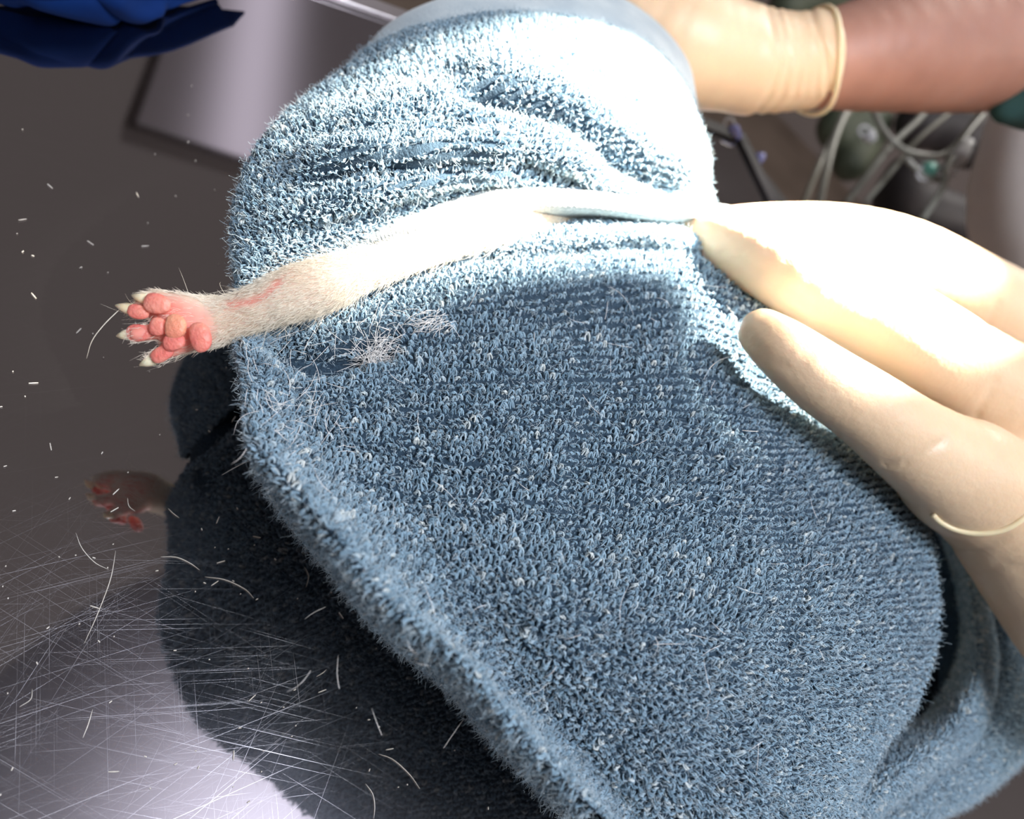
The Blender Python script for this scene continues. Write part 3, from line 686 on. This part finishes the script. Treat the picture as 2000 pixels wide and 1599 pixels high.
# ---------------------------------------------------------------- gloved hand on the towel
p1 = thing('person', 'hand in cream latex glove pressing its thumb on the towel, wrist leaving at right edge', 'person', at(1900, 900, .05))
THUMB = [J(1490,650,.112,48), J(1535,685,.116,60), J(1610,742,.118,70), J(1690,795,.118,76), J(1780,862,.116,88), J(1880,930,.112,108)]
INDEX = [J(1345,458,.086,46), J(1440,487,.103,62), J(1550,535,.114,78), J(1670,592,.117,90), J(1790,668,.119,96), J(1900,745,.117,104), J(2010,840,.113,140)]
MID = [J(1385,452,.090,45), J(1500,455,.096,58), J(1640,472,.100,72), J(1760,512,.102,84), J(1880,580,.103,92), J(2010,672,.103,112), J(2100,780,.105,150)]
RING = [J(1500,460,.070,36), J(1650,480,.072,46), J(1800,560,.074,56), J(1950,670,.080,64), J(2080,740,.09,120)]
LITTLE = [J(1600,480,.050,28), J(1740,520,.052,36), J(1880,610,.058,46), J(2050,740,.075,80)]
PALM = [J(1880,930,.112,108), J(1975,1000,.108,128), J(2050,1110,.102,130), J(2140,1240,.096,132), J(2260,1380,.09,135)]
PALM2 = [J(2010,840,.113,140), J(2100,960,.105,170), J(2150,1150,.1,160)]
def glove_wr(X):
    px, py = proj(X); r = np.zeros(len(X))
    for line, a, w in (([(1730, 905), (1765, 905), (1810, 880), (1840, 860)], .0012, 7), ([(1905, 812), (1925, 780), (1945, 745)], .0009, 7),
                       ([(1925, 640), (1940, 610), (1950, 590)], .0008, 6), ([(1840, 1065), (1900, 1075), (1960, 1050)], .0006, 7), ([(1900,1130),(1960,1100),(2000,1110)], .0006, 8),
                       ([(1570, 672), (1575, 700), (1560, 730)], .0004, 8), ([(1448, 636), (1466, 668), (1500, 700), (1545, 722)], .0006, 9)):
        s, t = seg_dist(px, py, line); r += a * np.exp(-(s / w) ** 2)
    return r
glove = body('latex_glove', [THUMB, INDEX, MID, RING, LITTLE, PALM, PALM2], .0013, .006, M['latex'], None, glove_wr, 3); under(glove, p1)
# thumb nail showing through the glove
b0 = depth(at(1500, 640, .124))
ring = [(1822, 1003), (1838, 1018), (1868, 1033), (1910, 1040), (1955, 1034), (1998, 1010), (2050, 960)]
def on_surface(o, px, py):                             # first hit of the view ray, to lay details on a body
    ok, loc, no, _ = o.ray_cast(Vector(CAM) - Vector((0, 0, 0)), Vector(ray(px, py)).normalized())
    return (np.array(loc), np.array(no)) if ok else (None, None)
bpy.context.view_layer.update()
me = glove.data
from mathutils.bvhtree import BVHTree
def bvh(o):
    v = [x.co[:] for x in o.data.vertices]; return BVHTree.FromPolygons(v, [p.vertices[:] for p in o.data.polygons])
def hit(b, px, py, lift=0):
    r = Vector(ray(px, py)).normalized(); loc, no, _, _ = b.ray_cast(Vector(CAM), r)
    if loc is None: return None
    if no.dot(r) > 0: no = -no
    return np.array(loc) + np.array(no) * lift
bg_ = bvh(glove)
pts = [hit(bg_, x, y, .0003) for x, y in cr(np.array(ring, float), 40)]; pts = [p for p in pts if p is not None]
V, Fc = tube_mesh(pts, .0011, 8); under(mesh_obj('cuff_bead', V, Fc, M['latex2']), p1)['label'] = 'rolled bead of the glove around the wrist'

# ---------------------------------------------------------------- arm in the background
p2 = thing('person', 'bare forearm with gloved hand behind the towel and dark green sleeve', 'person', att(1600, 120, .5))
fore = body('forearm', [[JT(1540,122,.455,78), JT(1600,120,.46,87), JT(1700,106,.47,104), JT(1850,88,.49,124), JT(2000,60,.51,146), JT(2180,10,.53,170)]], .0025, .01, M['skin'], None, None, 2); under(fore, p2)
def cuff_wr(X):
    px, py = proj(X); r = np.zeros(len(X))
    for ox in (0, 26, 52, 74, 94, 118):
        s, t = seg_dist(px, py, [(1470 + ox * .9, 232), (1500 + ox, 190), (1525 + ox * .75, 120), (1500 + ox * .7, 20)]); r += .0022 * np.exp(-(s / 8) ** 2)
    return r
g2 = body('latex_glove', [[JT(1120,-60,.43,70), JT(1230,20,.435,95), JT(1320,82,.44,112), JT(1430,112,.45,100), JT(1490,122,.453,98), JT(1568,122,.459,95)],
     [JT(1230,20,.435,95), JT(1180,120,.42,50), JT(1150,200,.40,34)], [JT(1150,-40,.43,60), JT(1080,30,.42,36), JT(1040,100,.40,30)],
     [JT(1120,-60,.43,60), JT(1010,-20,.42,34), JT(960,40,.40,28)], [JT(1200,-90,.45,60), JT(1100,-110,.45,34), JT(1000,-90,.44,30)],
     [JT(1300,60,.44,80), JT(1290,160,.43,44), JT(1270,240,.42,32)]], .0016, .008, M['latex'], None, cuff_wr, 1); under(g2, p2)
wa = att(1700, 108, .47) - att(1490, 122, .453); wa /= np.linalg.norm(wa); w1 = np.cross(wa, FWD); w1 /= np.linalg.norm(w1); w2 = np.cross(wa, w1)
wc = att(1588, 122, .46); wr_ = 95.5 / F * .46
V, Fc = tube_mesh([wc + (w1 * math.cos(t_) + w2 * math.sin(t_)) * wr_ + wa * .004 * math.sin(t_ * 2 + 1) for t_ in np.linspace(0, 2 * math.pi, 49)], .0017, 8); under(mesh_obj('cuff_bead', V, Fc, M['latex2']), p2)
sl = body('sleeve', [[JT(2010,180,.50,62), JT(2050,150,.505,100), JT(2180,60,.52,200)], [JT(1962,214,.5,22), JT(2010,185,.50,60)]], .0025, .012, M['sleeve'], None, None, 1); under(sl, p2)
o = tag(body('trouser_leg', [[JT(2090,270,.74,150), JT(2100,400,.75,182), JT(2180,560,.78,200)]], .004, .02, M['housing'], None, None, 2),
        'smooth pale grey-beige cloth-covered shape below the dark green sleeve', 'clothing')

# ---------------------------------------------------------------- blue plastic at top left
xb = [[(-60,-90),(80,-110),(230,-110),(380,-90),(500,-60)], [(-50,-40),(90,-40),(220,-30),(350,-40),(470,-40)], [(-40,-30),(92,-12),(200,-8),(320,-30),(436,-48)], [(-30,-10),(98,24),(190,34),(300,18),(425,-18)]]
tb = [[.012,.014,.016,.014,.012],[.014,.018,.016,.018,.012],[.010,.013,.015,.012,.008],[.002,.002,.002,.002,.002]]
NBl = np.array([[at(*q, t) for q, t in zip(r, tr)] for r, tr in zip(xb, tb)])
PBl = np.transpose(cr(np.transpose(cr(NBl, 60), (1, 0, 2)), 90), (1, 0, 2))
PBl = fold(PBl, [(20, 0), (120, 30), (260, 60), (360, 60)], .004, 14, above=.003, wa=20)
PBl = fold(PBl, [(170, -20), (240, 36), (300, 40), (330, 0)], .003, 10, above=.003, wa=15)
fb = auto_flip(PBl); f = grid_faces(60, 90)
o = mesh_obj('plastic_sheet', PBl.reshape(-1, 3), f if fb > 0 else f[:, ::-1], M['blue']); o.modifiers.new('thick', 'SOLIDIFY').thickness = .002
tag(o, 'crumpled bright blue plastic sheet lying on the table at top left', 'plastic sheet')

# ---------------------------------------------------------------- tubing and clutter beyond the table
TUBES = [
 ([(1650,400,.85),(1700,335,.85),(1740,284,.86),(1801,225,.88),(1850,150,.9)], 7, 'pale straight drip tube slanting up behind the hand'),
 ([(1700,200,.83),(1720,245,.83),(1750,282,.83),(1796,302,.84),(1850,297,.85),(1906,232,.86),(1930,180,.88)], 6, 'pale drip tube sagging in a U below the forearm'),
 ([(1800,430,.80),(1842,365,.8),(1850,325,.81),(1888,262,.83),(1925,215,.85),(1960,150,.87)], 7, 'pale drip tube rising towards the green sleeve'),
 ([(1600,400,1.0),(1612,340,1.0),(1630,270,1.02),(1655,210,1.04)], 8, 'thick dim grey tube nearest the towel'),
 ([(1560,420,1.05),(1588,350,1.05),(1620,280,1.07),(1660,215,1.1)], 6, 'thin dim tube running beside the thick grey one'),
 ([(1770,310,.82),(1790,330,.82),(1806,345,.82),(1840,352,.82)], 6, 'short tube end leading into the green connector'),
 ([(1690,395,.86),(1745,330,.87),(1790,275,.88),(1860,215,.9)], 5, 'thin tube parallel to the straight drip tube')]
for ptsx, r, lab in TUBES:
    t0 = ptsx[0][2]; V, Fc = tube_mesh([att(*q) for q in ptsx], r / F * t0, 8, 30)
    tag(mesh_obj('drip_tube', V, Fc, M['tube']), lab, 'tube', 'drip tubes beyond the table')
def pill(name, x0, y0, x1, y1, t, r, m, label, cat_, ringed=False):
    a, b_ = att(x0, y0, t), att(x1, y1, t); rr = r / F * t
    pr = np.array([0, .7, 1, 1, .8, .8, .55, .5]); q = np.linspace(0, 1, 8)
    root = thing(name, label, cat_, a)
    V, Fc = tube_mesh(a[None] + (b_ - a)[None] * q[:, None], pr * rr, 12); under(mesh_obj('barrel', V, Fc, m), root)
    th = np.linspace(0, 2 * np.pi, 17); e1 = RT; e2 = UP
    c = a + (a - b_) * .1
    V, Fc = tube_mesh([c + (e1 * math.cos(x) + e2 * math.sin(x)) * rr * .75 for x in th], rr * .22, 6); under(mesh_obj('end_ring', V, Fc, M['white']), root)
pill('tube_connector', 1426, 244, 1444, 272, .58, 13, M['connector'], 'small blue-violet tube connector with white ring just below the gloved wrist', 'connector')
pill('tube_connector', 1474, 314, 1492, 302, .66, 12, M['connector'], 'smaller dimmer blue-violet connector lower down beside the towel', 'connector')
pill('tube_connector', 1806, 338, 1826, 322, .82, 17, M['green'], 'white and green tube connector at the end of the sagging tube', 'connector')
pill('drip_chamber', 1858, 325, 1895, 275, .82, 19, M['white'], 'whitish drip chamber between the tubes and the pale cloth', 'drip chamber')
pill('tube_clamp', 1690, 258, 1708, 275, .9, 14, M['white'], 'pale blurred tube clamp under the middle of the forearm', 'clamp')
def lump(name, chain, m, label, cat_):
    tag(body(name, [chain], .008, .03, m, None, None, 2), label, cat_)
lump('bag', [JT(1370,350,.75,60), JT(1420,380,.78,75), JT(1480,440,.8,70)], M['black'], 'dark soft bag beyond the table beside the towel', 'bag')
lump('bag', [JT(1800,240,1.15,50), JT(1850,240,1.15,55), JT(1900,280,1.15,50)], M['black'], 'black bag behind the sagging drip tube', 'bag')
lump('bag', [JT(1780,350,1.1,52), JT(1770,400,1.1,60), JT(1860,430,1.1,50)], M['black'], 'black bag behind the green connector', 'bag')
lump('pouch', [JT(1640,250,1.2,45), JT(1690,240,1.2,50), JT(1660,320,1.2,35)], M['greenish'], 'dull green pouch beyond the table under the forearm', 'pouch')
lump('pouch', [JT(1540,10,1.2,40), JT(1600,-20,1.2,60)], M['greenish'], 'dull green blurred pouch above the gloved wrist', 'pouch')

# ---------------------------------------------------------------- loose hairs
def hair(pts, z=.0004, r=.00012, n=14):
    P = cr(np.array([at(x, y, z) for x, y in pts]), n); q = np.linspace(-1, 1, n)
    return P, r * (1.05 - .75 * q ** 2)
HAIRS = [
 ([(400,1126),(440,1132),(478,1150),(496,1168)], 1.0, 'curved white hair nearest below the towel reflection, arched'),
 ([(314,1087),(345,1088),(372,1100),(390,1113)], .9, 'curved white hair crossing the edge of the dark reflection'),
 ([(226,1075),(216,1130),(190,1200),(165,1255)], .9, 'longest hair on the steel, bending down to the left'),
 ([(148,1040),(160,1070),(185,1098),(212,1112)], .7, 'thin curved hair left of the longest hair'),
 ([(181,1385),(172,1415),(162,1440)], .9, 'short straight hair on the scratched steel at lower left'),
 ([(638,1307),(630,1314),(618,1321)], .9, 'short stiff hair in the black reflection below the towel'),
 ([(740,1472),(768,1483),(800,1512),(820,1540)], .9, 'long bent hair beside the towel at the bottom'),
 ([(714,1530),(728,1550),(732,1575),(730,1598)], .8, 'curved hair touching the bottom edge of the photo'),
 ([(595,1107),(603,1125),(598,1146)], .7, 'small hooked hair in the black reflection near the towel'),
 ([(706,1157),(728,1159),(756,1170)], .7, 'hair poking out from under the towel edge'),
 ([(249,972),(252,988),(264,998)], .6, 'small hooked hair over the reflected paw'),
 ([(328,992),(338,1002),(350,1011)], .7, 'short hair right of the reflected paw'),
 ([(63,1345),(60,1365),(38,1380)], .6, 'faint hooked hair near the left edge')]
for pts, s, lab in HAIRS:
    P, r = hair(pts, r=.00015 * s); V, Fc = tube_mesh(P, r, 5)
    tag(mesh_obj('cat_hair', V, Fc, M['hair']), lab, 'hair', 'loose cat hairs on the table')
rng = np.random.default_rng(3); C, R = [], []
for i in range(150):                                   # clippings and dust on the steel
    if i < 90: x, y = rng.uniform(0, 520), rng.uniform(150, 1590)
    else: x, y = rng.uniform(380, 1100), rng.uniform(1000, 1590)
    a = rng.uniform(0, 6.28); l = rng.choice([1.5, 3, 9], p=[.5, .3, .2]); c = at(x, y, .0004)
    dv = np.array([math.cos(a), math.sin(a), 0]) * l * .00014
    C.append(np.stack([c - dv, c - dv * .3, c + dv * .3, c + dv])); R.append([.00013, .00016, .00016, .0001])
tag(curves_obj('hair_clippings', np.array(C), np.array(R), M['hair']), 'tiny hair clippings and lint scattered on the steel', 'hair', kind='stuff')
bA = BVHTree.FromPolygons([tuple(v) for v in PA.reshape(-1, 3)], grid_faces(*PA.shape[:2]).tolist())
C, R = [], []
def on_towel(x, y, lift):
    q = hit(bA, x, y, lift); return q if q is not None else at(x, y, .06)
for i in range(230):                                   # white tuft
    if i < 110: cx, cy, sp, ln = 722, 690, 12, 48
    elif i < 170: cx, cy, sp, ln = 735, 665, 30, 30
    else: cx, cy, sp, ln = 848 + rng.normal(0, 14), 640, 10, 28
    x, y = cx + rng.normal(0, sp), cy + rng.normal(0, sp); a = rng.uniform(0, 6.28) if i < 170 else rng.normal(2.7, .4)
    L = ln * rng.uniform(.6, 1.5); c = on_towel(x, y, .0025 + rng.random() * .002)
    k1 = depth(c) / F; dv = (RT * math.cos(a) - UP * math.sin(a)) * L * k1; cv = (RT * math.sin(a) + UP * math.cos(a)) * L * k1 * rng.normal(0, .07) - FWD * L * k1 * rng.uniform(0.05, .4)
    C.append(np.stack([c, c + dv * .33 + cv * .5, c + dv * .66 + cv * .6, c + dv])); R.append([.00007, .00007, .00006, .00003])
tag(curves_obj('hair_tuft', np.array(C), np.array(R), M['tuft']), 'tuft of shed white cat hair on the towel below the leg', 'hair', kind='stuff')
C, R = [], []
for i in range(150):                                   # single hairs caught in the terry
    zone = rng.random()
    if zone < .6: x, y = rng.uniform(490, 700), rng.uniform(650, 900)
    else: x, y = rng.uniform(600, 1700), rng.uniform(560, 1500)
    a = rng.uniform(0, 6.28); L = rng.uniform(20, 75); c = on_towel(x, y, .0025); k1 = depth(c) / F
    dv = (RT * math.cos(a) - UP * math.sin(a)) * L * k1; cv = (RT * math.sin(a) + UP * math.cos(a)) * L * k1 * rng.normal(0, .12) - FWD * .001
    C.append(np.stack([c, c + dv * .33 + cv * .6, c + dv * .66 + cv * .6, c + dv])); R.append([.00005, .00006, .00005, .00002])
tag(curves_obj('stray_hairs', np.array(C), np.array(R), M['tuft']), 'single white cat hairs caught in the blue terry', 'hair', kind='stuff')
# long guard hairs at the paw
q = [att(238, 600, tP - 12 * k), att(205, 632, tP - 16 * k), att(180, 665, tP - 14 * k), att(169, 700, tP - 8 * k)]
V, Fc = tube_mesh(q, [.0001, .00012, .0001, .00004], 5, 16); under(mesh_obj('long_hair', V, Fc, M['fur']), cat)
